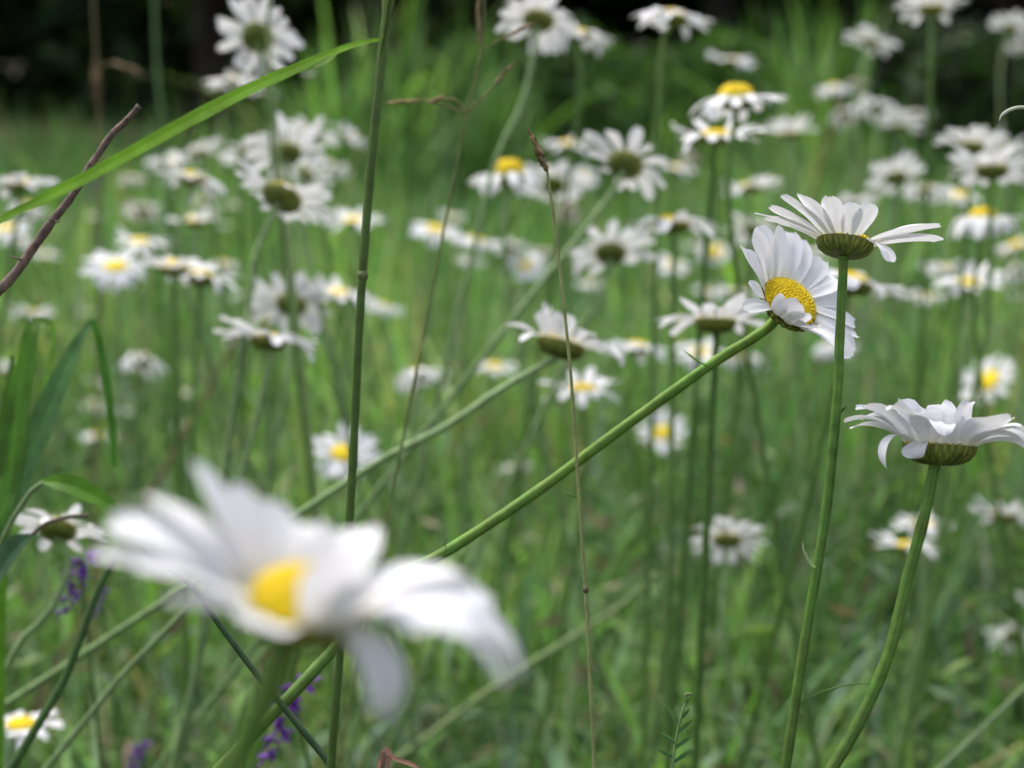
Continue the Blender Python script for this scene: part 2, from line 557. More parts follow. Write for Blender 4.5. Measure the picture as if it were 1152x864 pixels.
under = build_np('meadow_undergrowth', *merge([
    blades(rs, 2600, 1.0, 3.0, 0.10, 0.34, 0.006, 0.016, PALF, [4, 3, 3, 2], 0.7, 6, shape='leaf'),
    blades(rs, 2800, 0.95, 2.4, 0.12, 0.38, 0.005, 0.011, [(0.20, 0.29, 0.20), (0.15, 0.26, 0.09), (0.13, 0.30, 0.03), (0.24, 0.27, 0.16)], [3, 2, 3, 1], 1.1, 7, shape='leaf'),
    blades(rs, 6500, 0, 1, 0.48, 0.93, 0.012, 0.032, [(0.12, 0.25, 0.05), (0.17, 0.32, 0.07), (0.05, 0.11, 0.035), (0.20, 0.31, 0.11)], [3, 2, 3, 1], 0.8, 6, shape='leaf', roots=bank),
    blades(rs, 3200, 2.6, 7.6, 0.15, 0.42, 0.010, 0.026, PALF, [4, 3, 3, 2], 0.55, 5, 1.0, shape='leaf'),
]), M_GRASS)
def litter(rs, n, ylo, yhi, zlo, zhi, size, palette):
    y = ylo + (yhi - ylo) * rs.random(n); x = (rs.random(n) * 2 - 1) * (y * 0.36 + 0.5)
    p = np.stack([x, y, zlo + (zhi - zlo) * rs.random(n) ** 1.5], axis=1)
    a = rs.normal(0, 1, (n, 3)); a[:, 2] *= 0.5; a /= np.linalg.norm(a, axis=1, keepdims=True)
    b = np.cross(a, rs.normal(0, 1, (n, 3))); b /= np.linalg.norm(b, axis=1, keepdims=True)
    c = np.cross(a, b)
    s = size * (0.5 + rs.random((n, 1)))
    V = np.stack([p - a * s, p + b * s * 0.22, p + a * s + c * s * .3, p - b * s * 0.22], axis=1).reshape(-1, 3)
    pal = np.array(palette)
    return V, np.arange(n * 4).reshape(n, 4), np.repeat(pal[rs.randint(0, len(pal), n)] * (.6 + .8 * rs.random((n, 1))), 4, axis=0)


weeds = build_np('low_weeds', *merge([litter(rs, 16000, 0.85, 2.6, 0.01, 0.27, 0.011, [(0.085, 0.16, 0.04), (0.13, 0.20, 0.10), (0.07, 0.13, 0.05), (0.15, 0.22, 0.06), (0.16, 0.12, 0.07)])]), M_GRASS)
tag(weeds, 'tangle of small weed leaves low in the grass', 'weeds', None, 'stuff')
tag(under, 'broad leaved herbs growing low among the grass', 'undergrowth', None, 'stuff')


# ------------------------------------------------------------------ woodland behind
def leaf_cloud(rs, n, centres, radii, size, palette, zmin=0.3):
    k = rs.randint(0, len(centres), n)
    c = np.array(centres)[k]; r = np.array(radii)[k]
    u = rs.normal(0, 1, (n, 3)); u /= np.linalg.norm(u, axis=1, keepdims=True)
    p = c + u * r * (0.55 + 0.5 * rs.random((n, 1)) ** 0.6)
    p[:, 2] = np.maximum(p[:, 2], zmin + 0.25 * rs.random(n))
    a = rs.normal(0, 1, (n, 3)); a[:, 2] *= 0.6; a /= np.linalg.norm(a, axis=1, keepdims=True)
    b = np.cross(a, rs.normal(0, 1, (n, 3))); b /= np.linalg.norm(b, axis=1, keepdims=True)
    s = size * (0.6 + 0.8 * rs.random((n, 1)))
    V = np.stack([p - a * s, p + b * s * 0.42 + a * s * 0.05, p + a * s, p - b * s * 0.42 + a * s * 0.05], axis=1).reshape(-1, 3)
    F = np.arange(n * 4).reshape(n, 4)
    pal = np.array(palette)
    col = pal[rs.randint(0, len(pal), n)] * (0.7 + 0.6 * rs.random((n, 1)))
    return V, F, np.repeat(col, 4, axis=0)


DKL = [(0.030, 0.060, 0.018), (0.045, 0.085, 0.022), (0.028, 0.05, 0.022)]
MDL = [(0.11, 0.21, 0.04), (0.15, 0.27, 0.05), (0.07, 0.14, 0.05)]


def tree(x, y, h, spread, label, seed, low=0.95):
    r = np.random.RandomState(seed); rg = random.Random(seed)
    T = empty('woodland_tree', (x, y, 0), label, 'tree', 'trees along the meadow edge')
    tb = MB()
    pts = spline([(x, y, -0.02), (x + rg.uniform(-.1, .1), y, 1.2), (x + rg.uniform(-.3, .3), y + .1, h * 0.55), (x + rg.uniform(-.4, .4), y, h * 0.92)], 12)
    tb.tube(pts, [0.11 * (1.25 - i / 11.0) + 0.01 for i in range(12)], 10)
    for k in range(8):
        p = pts[3 + k % 7]; a = rg.uniform(0, 6.28)
        q = p + Vector((math.cos(a) * spread * 0.6, math.sin(a) * spread * 0.6, rg.uniform(.1, .7)))
        tb.tube(spline([p, p.lerp(q, .5) + Vector((0, 0, .15)), q], 6), [0.06, .05, .04, .03, .02, .01], 6)
    tb.build('trunk', M_BARK, T)
    cs, rr = [], []
    for k in range(15):
        a = rg.uniform(0, 6.28); q = rg.uniform(0.1, 1) ** 0.6 * spread * 0.75
        z = low + 0.65 + rg.random() * (h - low - 1.0)
        f = 1 - 0.55 * max(0, (z - h * .5) / (h * .5))
        cs.append((math.cos(a) * q * f, math.sin(a) * q * f, z)); rr.append((spread * .42, spread * .42, 0.62))
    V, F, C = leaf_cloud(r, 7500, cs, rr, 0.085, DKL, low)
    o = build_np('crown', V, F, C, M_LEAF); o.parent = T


tree_spots = [(-3.0, 8.6, 5.5, 2.6, 'dark tree at the wood edge behind the top left corner'),
              (-0.75, 9.0, 6.0, 2.3, 'dark tree behind the two daisies against the black wood'),
              (1.6, 13.2, 5.5, 1.9, 'dark tree behind the daisies at the top middle'),
              (3.9, 12.8, 5.8, 2.1, 'dark tree at the wood edge behind the top right corner'),
              (-2.2, 12.2, 6.5, 2.3, 'tree deep in the black shade at upper left'),
              (0.4, 14.2, 6.5, 2.3, 'tree deep in the wood behind the top middle'),
              (2.9, 14.5, 6.5, 2.3, 'tree deep in the wood behind the top right')]
for i, (x, y, h, s, lab) in enumerate(tree_spots):
    tree(x, y, h, s, lab, 40 + i, 0.85 if i < 4 else 0.6)
rs = np.random.RandomState(77)
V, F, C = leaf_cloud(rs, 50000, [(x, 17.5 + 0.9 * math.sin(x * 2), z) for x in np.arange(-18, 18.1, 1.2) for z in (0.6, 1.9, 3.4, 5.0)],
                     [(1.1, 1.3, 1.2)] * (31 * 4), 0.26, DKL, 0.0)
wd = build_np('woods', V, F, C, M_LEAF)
tag(wd, 'dark mass of woodland closing the view behind the meadow', 'woods', None, 'stuff')


def shrub(x, y, w, h, label, seed, pal=MDL, n=2600, size=0.035):
    r = np.random.RandomState(seed); rg = random.Random(seed)
    T = empty('shrub', (x, y, 0), label, 'shrub', 'shrubs at the back of the meadow')
    sb = MB()
    for k in range(6):
        a = rg.uniform(0, 6.28)
        sb.tube(spline([(x, y, 0), (x + math.cos(a) * w * .15, y + math.sin(a) * w * .15, h * .45), (x + math.cos(a) * w * .35, y + math.sin(a) * w * .3, h * .85)], 6), [.014, .012, .01, .008, .006, .003], 6)
    sb.build('stem', M_BARK, T)
    cs, rr = [], []
    for k in range(9):
        a = rg.uniform(0, 6.28); q = rg.random() * w * .38
        cs.append((math.cos(a) * q, math.sin(a) * q, h * rg.uniform(.3, .8))); rr.append((w * .24, w * .24, h * .22))
    V, F, C = leaf_cloud(r, n, cs, rr, size, pal, 0.02)
    o = build_np('foliage', V, F, C, M_LEAF); o.parent = T


for i, (px, d, w, h, lab, pal) in enumerate([
        (470, 6.2, 0.5, 0.64, 'low green shrub at the dark wood edge behind the tall grass stalk', MDL),
        (575, 7.9, 0.6, 0.78, 'green shrub behind the daisy at the top middle', MDL),
        (690, 5.9, 0.55, 0.76, 'leafy shrub between the two top daisies of the middle', MDL),
        (800, 6.4, 0.6, 0.78, 'leafy shrub rising behind the pale edge-on daisy at the top right', MDL),
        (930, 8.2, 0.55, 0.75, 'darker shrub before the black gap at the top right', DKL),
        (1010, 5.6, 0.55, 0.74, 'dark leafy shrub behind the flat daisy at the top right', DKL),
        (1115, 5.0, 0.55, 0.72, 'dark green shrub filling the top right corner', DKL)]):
    p = at(px, 60, d)
    shrub(p.x, p.y, w, h, lab, 300 + i, pal)

exec_daisies = True
# ------------------------------------------------------------------ the four daisies close to the camera
daisy(951, 272, 0.44, (0.17, 1, -0.17), 'sharp daisy seen from below with petals swept up on a straight stem', D=0.0470, seed=1, hero=True, each=True,
      stem=[(949, 300), (945, 380), (942, 450), (929, 580), (906, 720), (884, 864)], disc=0.158, under=0.265, stem_r=0.00122, stem_col=(0.10, 0.19, 0.03),
      dome_h=0.3, width=0.125,
      petals=[(172, 26, 4, 1.12, .9), (186, 15, 4, 1.15, .85), (158, 30, 8, 1.05, 1.0), (212, 28, 12, 1.08, 1.0), (226, 33, 14, 1.0, 1.05), (241, 34, 20, .84, 1.0), (197, 22, 8, 1.02, .8),
              (142, 34, 12, 1.0, 1.0), (124, 36, 16, .95, 1.0), (104, 36, 16, .9, 1.0), (264, 46, 50, .58, 1.0), (281, 44, 52, .60, 1.05), (86, 36, 20, .75, 1), (66, 32, 12, .85, 1),
              (46, 36, 14, 1.0, .95), (26, 36, 6, 1.05, .95), (8, 29, 2, 1.15, .9), (352, 22, 0, 1.15, .9), (340, 34, 10, 1.1, .9), (328, 20, 6, 1.15, .85), (316, -15, -65, .66, 1.2)],
      leaves=[(919, 641, .44, (-.8, .45, .2), (.5, .8, 0), .0095, .0011, 1.0, (0.45, 0.52, 0.42)),
              (905, 789, .44, (.75, .6, .1), (.4, -.8, .2), .021, .0009, .75, (0.10, 0.20, 0.05)),
              (945, 466, .44, (.4, .9, .1), (.6, .3, 0), .0035, .0004, .6, (0.10, 0.20, 0.05))])
daisy(888, 341, 0.475, (0.46, 0.57, 0.68), 'sharp daisy tilted to show its yellow disc on a long diagonal stem', D=0.0475, seed=2, hero=True, each=True,
      stem=[(868, 365, .482), (845, 382, .482), (800, 410, .485), (700, 482, .49), (600, 556, .49), (500, 622, .485), (440, 655, .48), (365, 742, .47), (262, 850, .46)], disc=0.195, under=0.2, stem_r=0.00146,
      stem_col=(0.13, 0.23, 0.03), dome_h=0.45, width=0.140,
      petals=[(196, 40, 20, .85, .7), (174, 50, 25, 1.02, .9), (163, 40, 18, 1.05, .9), (148, 52, 30, 1.12, 1.1), (128, 40, 18, 1.1, 1.15), (112, 46, 24, 1.05, 1.1), (92, 30, 8, 1.12, 1.2), (76, 24, 8, 1.1, 1.1),
              (60, 20, 0, 1.1, 1.1), (42, 14, -6, 1.1, 1.1), (26, 8, -8, 1.1, 1.0), (10, 4, -14, 1.1, 1.0), (-4, 2, -12, 1.1, 1.0), (-18, 8, -18, 1.05, 1), (-34, 14, -5, 1.0, 1),
              (-52, 26, 12, .9, 1.1), (-68, 42, 40, .72, 1.1), (-84, 50, 58, .74, 1.1), (-100, 60, 75, .72, 1.05), (-116, 66, 85, .70, 1), (-134, 62, 80, .62, .9), (212, 22, -25, .75, .8)],
      leaves=[(797, 412, .483, (-.9, .3, .1), (-.1, .9, .2), .010, .0008, .5, (0.11, 0.21, 0.05)),
              (502, 617, .483, (-.5, .8, .3), (.7, .5, .1), .004, .0005, 1.2, (0.16, 0.22, 0.10)),
              (650, 561, .49, (-.7, .5, .3), (.3, -.9, .1), .006, .0006, .5, (0.22, 0.30, 0.18))])
daisy(1057, 501, 0.425, (0.06, 1, -0.07), 'sharp daisy with curling petals at the right edge on an arched stem', D=0.0475, seed=3, hero=True, each=True,
      stem=[(1051, 526), (1040, 580), (1020, 655), (1000, 735), (968, 810), (935, 866)], disc=0.192, under=0.27, stem_r=0.00138, stem_col=(0.10, 0.19, 0.03),
      dome_h=0.30, width=0.165, ruff=2.4,
      petals=[(178, 60, -30, 1.25, .55, 0, 0), (190, 40, -25, 1.15, .55), (207, 44, -125, 1.2, .4, .1, .2), (165, 66, 0, 1.1, .9), (150, 66, -10, 1.05, 1.0), (200, 62, -5, 1.15, 1.0), (222, 66, 5, 1.1, 1.15),
              (238, 74, 10, .78, 1.1, 0, .5), (255, 88, -75, 1.0, .95, .1, -.5), (272, 80, 60, .55, .9), (288, 84, 40, .82, 1.15, -.1, .6), (305, 56, -10, 1.05, 1.25, 0, -.4), (320, 52, -30, 1.1, 1.1), (334, 44, -62, 1.2, 1.0), (346, 40, -70, 1.25, .95),
              (0, 44, -45, 1.25, 1.0), (16, 50, -30, 1.2, 1.0), (34, 60, -10, 1.1, 1.1), (52, 68, 0, 1.1, 1.1), (72, 76, 20, 1.05, 1.1), (95, 80, 30, 1.0, 1.1), (118, 78, 20, 1.0, 1.1), (136, 72, 0, 1.05, 1.0), (228, -5, -95, .45, .9)],
      leaves=[])
daisy(342, 684, 0.208, (0.20, 0.95, 0.19), 'large out-of-focus white daisy close up with ragged drooping petals', D=0.0500, seed=4, hero=True, each=True,
      stem=[(316, 735), (292, 800), (255, 875)], disc=0.15, under=0.26, stem_r=0.0016, stem_col=(0.10, 0.18, 0.03), dome_h=0.75, width=0.148,
      petals=[(176, 36, 0, 1.15, 1.0), (188, 24, -10, 1.15, .9), (166, 46, 6, 1.1, .9), (204, 26, 6, .9, 1.0), (150, 50, 42, 1.08, .8), (142, 60, 46, .8, 1.1), (126, 58, 40, .7, 1.1), (216, 14, -4, .75, .9), (252, 18, 16, .52, 1.15),
              (291, 82, 60, .70, 1.1), (308, 70, 30, .80, 1.1), (322, 50, -10, .85, 1.0), (320, 10, -105, .78, .85), (345, 44, -30, .95, 1.0), (356, 36, -60, 1.3, .9), (4, 38, -62, 1.45, .85), (14, 42, -25, 1.05, 1.0), (26, 46, -10, .9, 1), (40, 40, 0, .7, 1.0), (70, 45, 20, .7, 1), (95, 45, 30, .6, 1)])

# ------------------------------------------------------------------ the daisies of the meadow behind
# (x, y, width in the photo, facing (right, up, towards viewer), petal angles, label, options)
E_, U_, D_, B_, F_ = (0, 1, .03), (0, 1, .26), (0, 1, -.28), (.05, .62, -.78), (0, .6, .8)
FLAT, CUP, DROOP, SKIRT = (8, -8), (28, 6), (2, -38), (-8, -65)
TABLE = [
    # top left
    (290, 42, 94, (.05, .6, -.8), FLAT, 'round daisy facing away high against the black wood', dict(n=24, stem=[(297, 75), (302, 130), (310, 200)])),
    (262, 90, 64, (-.1, 1, .1), DROOP, 'daisy just below the round one against the black wood', {}),
    (293, 104, 36, (.1, 1, 0), FLAT, 'small daisy tucked under the long green grass leaf at the top', {}),
    (348, 82, 14, U_, CUP, 'tiny white bud beside the tip of the long grass leaf', dict(D=.012)),
    (318, 220, 108, (.34, .78, -.5), CUP, 'daisy with large olive underside and petals fanned upward, left of the tall stalk', dict(disc=.19, each=True, petals=[(-32, 23, 11, 0.95, 0.67), (-18, 30, -7, 1.07, 0.7), (-4, 21, 11, 0.94, 0.7), (12, 30, -15, 1.08, 0.7), (21, 18, -10, 1.09, 0.83), (33, 20, -7, 1.02, 0.69), (48, 43, 19, 1.09, 0.76), (60, 38, -4, 1.1, 0.82), (74, 24, 12, 1.01, 0.69), (86, 33, 1, 0.93, 0.78), (99, 24, 1, 0.99, 0.85), (111, 27, 8, 1.05, 0.71), (125, 30, -7, 1.03, 0.83), (137, 33, 7, 1.07, 0.78), (150, 25, 11, 1.01, 0.67), (166, 38, -14, 1.07, 0.84), (175, 18, 34, 1.08, 0.74), (194, 11, -11, 0.98, 0.7), (204, 22, 13, 1.11, 0.72), (-45, 0, -30, 0.8, 0.8), (-64, -20, -50, 0.7, 0.8), (216, -5, -40, 0.6, 0.8)], stem=[(306, 244), (288, 285), (283, 320)], stem_col=STEM_P)),
    (322, 172, 90, (-.15, .8, -.5), CUP, 'daisy directly behind the fan-shaped olive-backed daisy', dict(stem=[(330, 230), (345, 275), (357, 330)], stem_col=STEM_P)),
    (350, 150, 70, (.15, 1, -.2), FLAT, 'daisy upper right of the fan-shaped olive-backed daisy', {}),
    (393, 154, 48, (.45, .9, .05), FLAT, 'small slanting daisy touching the tall stalk on its left', {}),
    (398, 248, 64, U_, FLAT, 'flat daisy behind the tall stalk with yellow disc', {}),
    (190, 182, 52, U_, FLAT, 'pale daisy right of the twig tip under the long leaf', {}),
    (222, 172, 60, (-.35, 1, 0), FLAT, 'slanted pale daisy closest under the long leaf', {}),
    (216, 199, 84, (.12, 1, .12), DROOP, 'wide daisy with small yellow disc right of the half-closed pinkish one', {}),
    (148, 200, 36, (0, 1, -.05), SKIRT, 'half-closed pinkish daisy right of the twig', dict(wither=.3)),
    (160, 236, 46, D_, DROOP, 'ragged daisy between the twig and the paired small ones', dict(wither=.2)),
    (220, 248, 66, (0, 1, .2), FLAT, 'sparse daisy with yellow disc above the bright cluster', dict(keep=.6)),
    (228, 227, 30, U_, FLAT, 'small pale daisy between two wider ones above the bright cluster', {}),
    (262, 231, 20, U_, FLAT, 'tiny pale bloom left of the olive-backed fan daisy', {}),
    (253, 255, 18, U_, CUP, 'tiny pale bloom right of the sparse yellow-centred daisy', {}),
    (106, 245, 20, U_, CUP, 'lone tiny pale bloom right of the twig', {}),
    (195, 299, 92, (.05, 1, .22), FLAT, 'brightest daisy of the left cluster with golden disc', dict(n=18)),
    (130, 300, 72, (.1, .85, .5), DROOP, 'daisy at the left end of the bright cluster with pale disc', {}),
    (157, 272, 62, U_, FLAT, 'daisy at the back of the bright cluster', {}),
    (226, 311, 88, (.12, 1, -.12), FLAT, 'daisy at the right of the bright cluster showing its green base', dict(stem=[(224, 340), (220, 400), (218, 460)])),
    (20, 206, 86, (0, 1, .2), FLAT, 'wide daisy with golden disc at the left edge above the twig', dict(stem=[(22, 235), (16, 265), (8, 320)])),
    (6, 256, 52, (.1, .8, .55), DROOP, 'daisy cut by the left edge with a golden disc', {}),
    (32, 232, 50, (.2, 1, 0), SKIRT, 'drooping daisy behind the twig near the left edge', {}),
    (22, 272, 44, E_, DROOP, 'pale daisy below the golden-disc one at the left edge', {}),
    (50, 287, 34, E_, FLAT, 'small flat daisy right beside the lower twig', {}),
    (4, 335, 18, E_, FLAT, 'tiny bloom at the left edge under the twig end', {}),
    (36, 352, 52, E_, FLAT, 'faint flat daisy above the folded grass blade', {}),
    (96, 350, 26, E_, FLAT, 'faint small bloom above the tip of the wide grass blade', {}),
    (101, 395, 20, U_, FLAT, 'tiny faint bloom beside the bent tip of the wide grass blade', {}),
    (4, 416, 42, (0, 1, .15), FLAT, 'daisy with yellow disc at the left edge behind the grass blades', {}),
    (110, 430, 28, (.3, 1, 0), FLAT, 'topmost bloom of the small stack behind the bent grass blade', {}),
    (106, 456, 36, (.2, 1, .2), DROOP, 'second bloom of the small stack behind the bent grass blade', {}),
    (110, 490, 44, (.2, 1, .1), DROOP, 'lowest bloom of the small stack behind the bent grass blade', {}),
    (138, 463, 20, E_, FLAT, 'tiny bloom right of the bent grass blade', {}),
    (160, 405, 62, (.1, .85, -.4), SKIRT, 'drooping daisy alone below the bright left cluster', {}),
    (207, 442, 18, U_, FLAT, 'tiny bloom left of the slanting pale stem', {}),
    (205, 477, 24, U_, SKIRT, 'faint drooping bloom above the large blurred daisy', {}),
    # left middle
    (328, 342, 90, (.1, .76, -.6), FLAT, 'daisy turned away with dark centre above the olive-based one', dict(n=24)),
    (302, 382, 108, (.08, 1, -.16), (20, -10), 'olive-based daisy seen edge-on left of the tall stalk', dict(n=24, stem=[(304, 405), (296, 440), (284, 490)], stem_col=STEM_P)),
    (383, 330, 76, (.1, 1, .15), FLAT, 'daisy with yellow disc just left of the tall stalk', {}),
    (432, 344, 48, (.4, 1, 0), DROOP, 'daisy just right of the tall stalk with sagging petals', {}),
    (472, 420, 68, (-.05, .85, -.35), SKIRT, 'skirt-shaped daisy with dark centre right of the tall stalk', {}),
    (386, 510, 78, (.15, .72, .6), FLAT, 'daisy facing up with yellow disc behind the lower tall stalk', dict(n=18)),
    (65, 594, 104, (.05, .8, -.55), (10, 0), 'daisy seen from behind on a curved pale stem left of the large blurred one', dict(n=17, disc=.18, dd=.66, stem=[(73, 612), (76, 645), (54, 690), (22, 722), (0, 770)], stem_col=STEM_P)),
    (24, 815, 92, (.06, 1, .2), FLAT, 'small crisp daisy in the bottom left corner', dict(n=18, dd=.8, stem=[(15, 840), (12, 880)])),
    # top middle
    (606, 22, 92, (.12, .85, -.42), DROOP, 'big daisy at the top middle on a pale curved stem', dict(n=20, stem=[(602, 50), (590, 110), (566, 160), (552, 200), (540, 250)], stem_col=STEM_P)),
    (652, 38, 76, (.08, 1, .05), DROOP, 'daisy at the right side of the big top middle one', {}),
    (759, 18, 90, (.25, 1, .05), DROOP, 'daisy with yellow disc at the top right of the middle', dict(stem=[(745, 50), (742, 130), (740, 210)])),
    (572, 195, 90, (-.05, 1, .12), SKIRT, 'daisy with bulging golden disc left of the brown seed head', dict(disc=.2, dome_h=.9, n=16)),
    (622, 208, 74, (.05, .75, -.55), FLAT, 'dark-centred daisy behind the thin brown stalk', {}),
    (640, 162, 62, (.05, 1, .12), FLAT, 'flat daisy right of the brown seed head', {}),
    (656, 200, 32, F_, FLAT, 'small bloom between the dark-centred and the star-shaped daisies', {}),
    (640, 236, 44, (.2, .8, -.4), SKIRT, 'withered browning daisy beside the thin brown stalk', dict(wither=.6)),
    (704, 184, 102, (.25, .74, -.55), (14, 0), 'star-shaped daisy with separate petals and olive back', dict(n=13, disc=.175, stem=[(694, 208), (664, 250), (630, 292), (600, 330)], stem_col=STEM_P)),
    (760, 189, 48, (.1, 1, .1), FLAT, 'small daisy touching the right of the star-shaped one', {}),
    (687, 284, 92, (.03, .8, -.57), (8, -10), 'daisy turned away with a round olive back above the ragged one', dict(n=20, stem=[(684, 308), (674, 340), (652, 372), (630, 420)], stem_col=STEM_P)),
    (757, 250, 102, (.08, 1, .05), DROOP, 'spreading daisy with small yellow disc above the yellow button bloom', dict(n=15, stem=[(759, 275), (757, 340), (756, 420)])),
    (803, 283, 36, (0, .7, .75), DROOP, 'yellow button bloom with short petals behind the two sharp daisies', dict(disc=.26)),
    (757, 297, 40, (0, .8, .5), DROOP, 'yellowish small bloom behind the dark stem of the spreading daisy', {}),
    (780, 276, 26, E_, FLAT, 'small bloom left of the yellow button bloom', {}),
    (490, 258, 58, (.25, .8, .4), DROOP, 'daisy with beige disc beside the slender oat grass stem', {}),
    (536, 270, 62, (.3, 1, .1), DROOP, 'slanting daisy between the beige-disc one and the small full one', {}),
    (574, 278, 48, (.2, 1, -.2), FLAT, 'daisy overlapping the slanting one from the right', {}),
    (592, 299, 48, (0, .75, .6), (10, -15), 'small full-faced daisy left of the thin brown stalk', {}),
    (614, 283, 30, (.1, 1, -.2), SKIRT, 'half-shut pinkish bloom against the thin brown stalk', dict(wither=.5)),
    (632, 386, 122, (.24, .9, -.12), (38, -50), 'ragged daisy with tousled petals crossed by the thin brown stalk', dict(n=19, stem=[(616, 408), (560, 440), (500, 481), (430, 517), (318, 590)], stem_col=STEM_P, disc=.2, each=True,
          petals=[(165, 84, 100, .95, 1.2), (145, 78, 70, 1.1, 1.2), (185, 30, -20, 1.0, .9), (205, 0, -60, .7, .9), (225, 50, 40, .75, 1.1), (248, 62, 60, .7, 1.1), (272, 64, 50, .75, 1.1), (298, 50, -20, .9, 1.2), (318, 40, -45, 1.1, 1.1),
                  (338, 38, -50, 1.2, 1.1), (354, 36, -60, 1.28, 1.1), (10, 38, -45, 1.25, 1.1), (26, 42, -30, 1.15, 1.1), (46, 46, -20, 1.0, 1.1), (70, 52, 10, .9, 1.1), (96, 58, 20, .9, 1.1), (122, 66, 40, .9, 1.1)])),
    (716, 389, 78, (.05, 1, -.05), DROOP, 'flat daisy at the right of the ragged tousled one', {}),
    (656, 438, 90, (.03, 1, .12), FLAT, 'wide flat daisy with yellow disc below the ragged one', dict(n=15)),
    (557, 412, 48, (.1, .9, .3), DROOP, 'small yellow-centred bloom left of the ragged daisy', {}),
    (580, 527, 38, E_, FLAT, 'faint small bloom just above the long diagonal stem', {}),
    (745, 487, 54, (-.15, .6, .8), FLAT, 'small daisy facing the viewer below the diagonal stem', dict(n=12)),
    (805, 360, 122, (.04, 1, -.06), (14, -6), 'wide edge-on daisy with dark stem left of the tilted sharp one', dict(n=22, stem=[(806, 382), (802, 450), (798, 530)], stem_col=STEM_D, each=True)),
    (828, 328, 60, E_, FLAT, 'faint daisy behind the left petals of the tilted sharp daisy', {}),
    (797, 330, 36, U_, FLAT, 'faint small bloom above the wide edge-on daisy', {}),
    (788, 396, 56, (0, .8, .4), DROOP, 'pale daisy under the wide edge-on one, left of its stem', {}),
    (836, 403, 52, (.1, 1, 0), DROOP, 'pale daisy under the wide edge-on one, right of its stem', {}),
    (940, 388, 58, (.05, 1, 0), SKIRT, 'pale daisy half hidden behind the tilted sharp daisy', dict(stem=[(920, 420), (880, 500), (830, 600), (745, 735)], stem_col=STEM_L)),
    (818, 606, 86, (.05, .85, -.4), DROOP, 'tousled daisy low down left of the straight sharp stem', {}),
    # top right
    (824, 68, 54, E_, FLAT, 'pale edge-on daisy high above the golden domed one', {}),
    (828, 110, 104, (0, 1, .08), (-4, -48), 'daisy with golden dome and hanging petals at upper right', dict(disc=.19, dome_h=.8, n=18)),
    (806, 152, 98, (0, 1, .16), FLAT, 'flat daisy on a dark stem beneath the golden domed one', dict(n=16, stem=[(803, 175), (797, 240), (792, 310)], stem_col=STEM_D)),
    (887, 149, 64, (-.1, 1, .12), CUP, 'shallow cup-shaped daisy right of the golden domed one', {}),
    (843, 210, 68, E_, FLAT, 'thin edge-on daisy below the flat dark-stemmed one', {}),
    (848, 258, 66, (.1, .9, -.3), DROOP, 'pale daisy with dark centre above the tilted sharp one', {}),
    (905, 284, 60, (.1, 1, 0), DROOP, 'pale daisy behind the petals of the sharp daisy seen from below', {}),
    (955, 232, 58, D_, DROOP, 'pale daisy directly above the sharp daisy seen from below', {}),
    (958, 316, 108, (.28, .9, .0), (8, -30), 'slanting daisy behind the straight sharp stem', dict(n=18, disc=.2)),
    (1048, 10, 78, (.02, 1, -.1), CUP, 'flat daisy cut by the top edge at the right', {}),
    (980, 47, 56, (.3, 1, -.05), FLAT, 'slanting small daisy below the one cut by the top edge', {}),
    (1138, 30, 48, (.3, 1, -.1), CUP, 'daisy at the right edge near the top corner', {}),
    (1146, 53, 30, E_, FLAT, 'small bloom under the one at the right top corner', {}),
    (938, 98, 46, (-.1, 1, 0), SKIRT, 'drooping daisy at the left of the tangled upper right cluster', dict(wither=.3)),
    (965, 92, 28, (.2, 1, 0), SKIRT, 'withered grey head on top of the tangled upper right cluster', dict(wither=.8)),
    (950, 128, 44, (-.1, .9, -.3), SKIRT, 'lower left bloom of the tangled upper right cluster', dict(wither=.2)),
    (988, 120, 54, (.2, .9, -.3), DROOP, 'widest bloom in the middle of the tangled upper right cluster', {}),
    (1014, 141, 50, (.1, 1, .05), FLAT, 'flat bloom at the right end of the tangled upper right cluster', {}),
    (1092, 164, 82, (.1, 1, -.15), CUP, 'daisy with upswept petals above the tall-stemmed one at right', {}),
    (1116, 190, 94, (.03, 1, -.14), (14, -14), 'tall-stemmed daisy with olive base near the right edge', dict(n=22, stem=[(1114, 215), (1115, 290), (1108, 380), (1094, 450), (1080, 520)], stem_col=STEM_L)),
    (1008, 200, 68, (0, .8, -.42), CUP, 'upturned daisy with dark centre right of the topmost sharp one', dict(stem=[(1008, 225), (998, 265), (985, 320)], stem_col=STEM_P)),
    (1042, 212, 60, E_, DROOP, 'pale daisy between the upturned and the tall-stemmed ones', {}),
    (1080, 220, 54, (0, .85, .45), DROOP, 'pale daisy behind and left of the tall stem at right', {}),
    (1106, 244, 88, (.02, 1, .1), SKIRT, 'daisy with golden disc and skirt petals crossed by the tall stem', dict(dome_h=.7, n=16)),
    (1090, 318, 76, (.02, .92, .32), FLAT, 'flat daisy with golden disc at right, above the sideways one', {}),
    (1064, 302, 54, E_, FLAT, 'pale daisy behind and left of the flat golden-disc one', {}),
    (1040, 334, 52, E_, FLAT, 'faint flat daisy left of the flat golden-disc one', {}),
    (1144, 275, 50, (-.2, .9, .2), DROOP, 'browning daisy at the right edge', dict(wither=.35)),
    (1144, 303, 46, (-.1, .9, -.2), SKIRT, 'drooping daisy at the right edge below the browning one', {}),
    (1148, 335, 34, E_, FLAT, 'faint bloom at the right edge below the drooping one', {}),
    (1112, 429, 64, (-.72, .5, .42), (20, 8), 'daisy turned sideways with its yellow disc to the left', dict(disc=.21)),
    (1130, 579, 80, (.05, 1, -.1), FLAT, 'edge-on daisy at the right edge behind the arched stem', dict(stem=[(1133, 600), (1140, 660), (1146, 720)])),
    (1038, 590, 68, (.02, 1, .04), FLAT, 'upper of two flat daisies crossed by the arched stem', dict(n=14)),
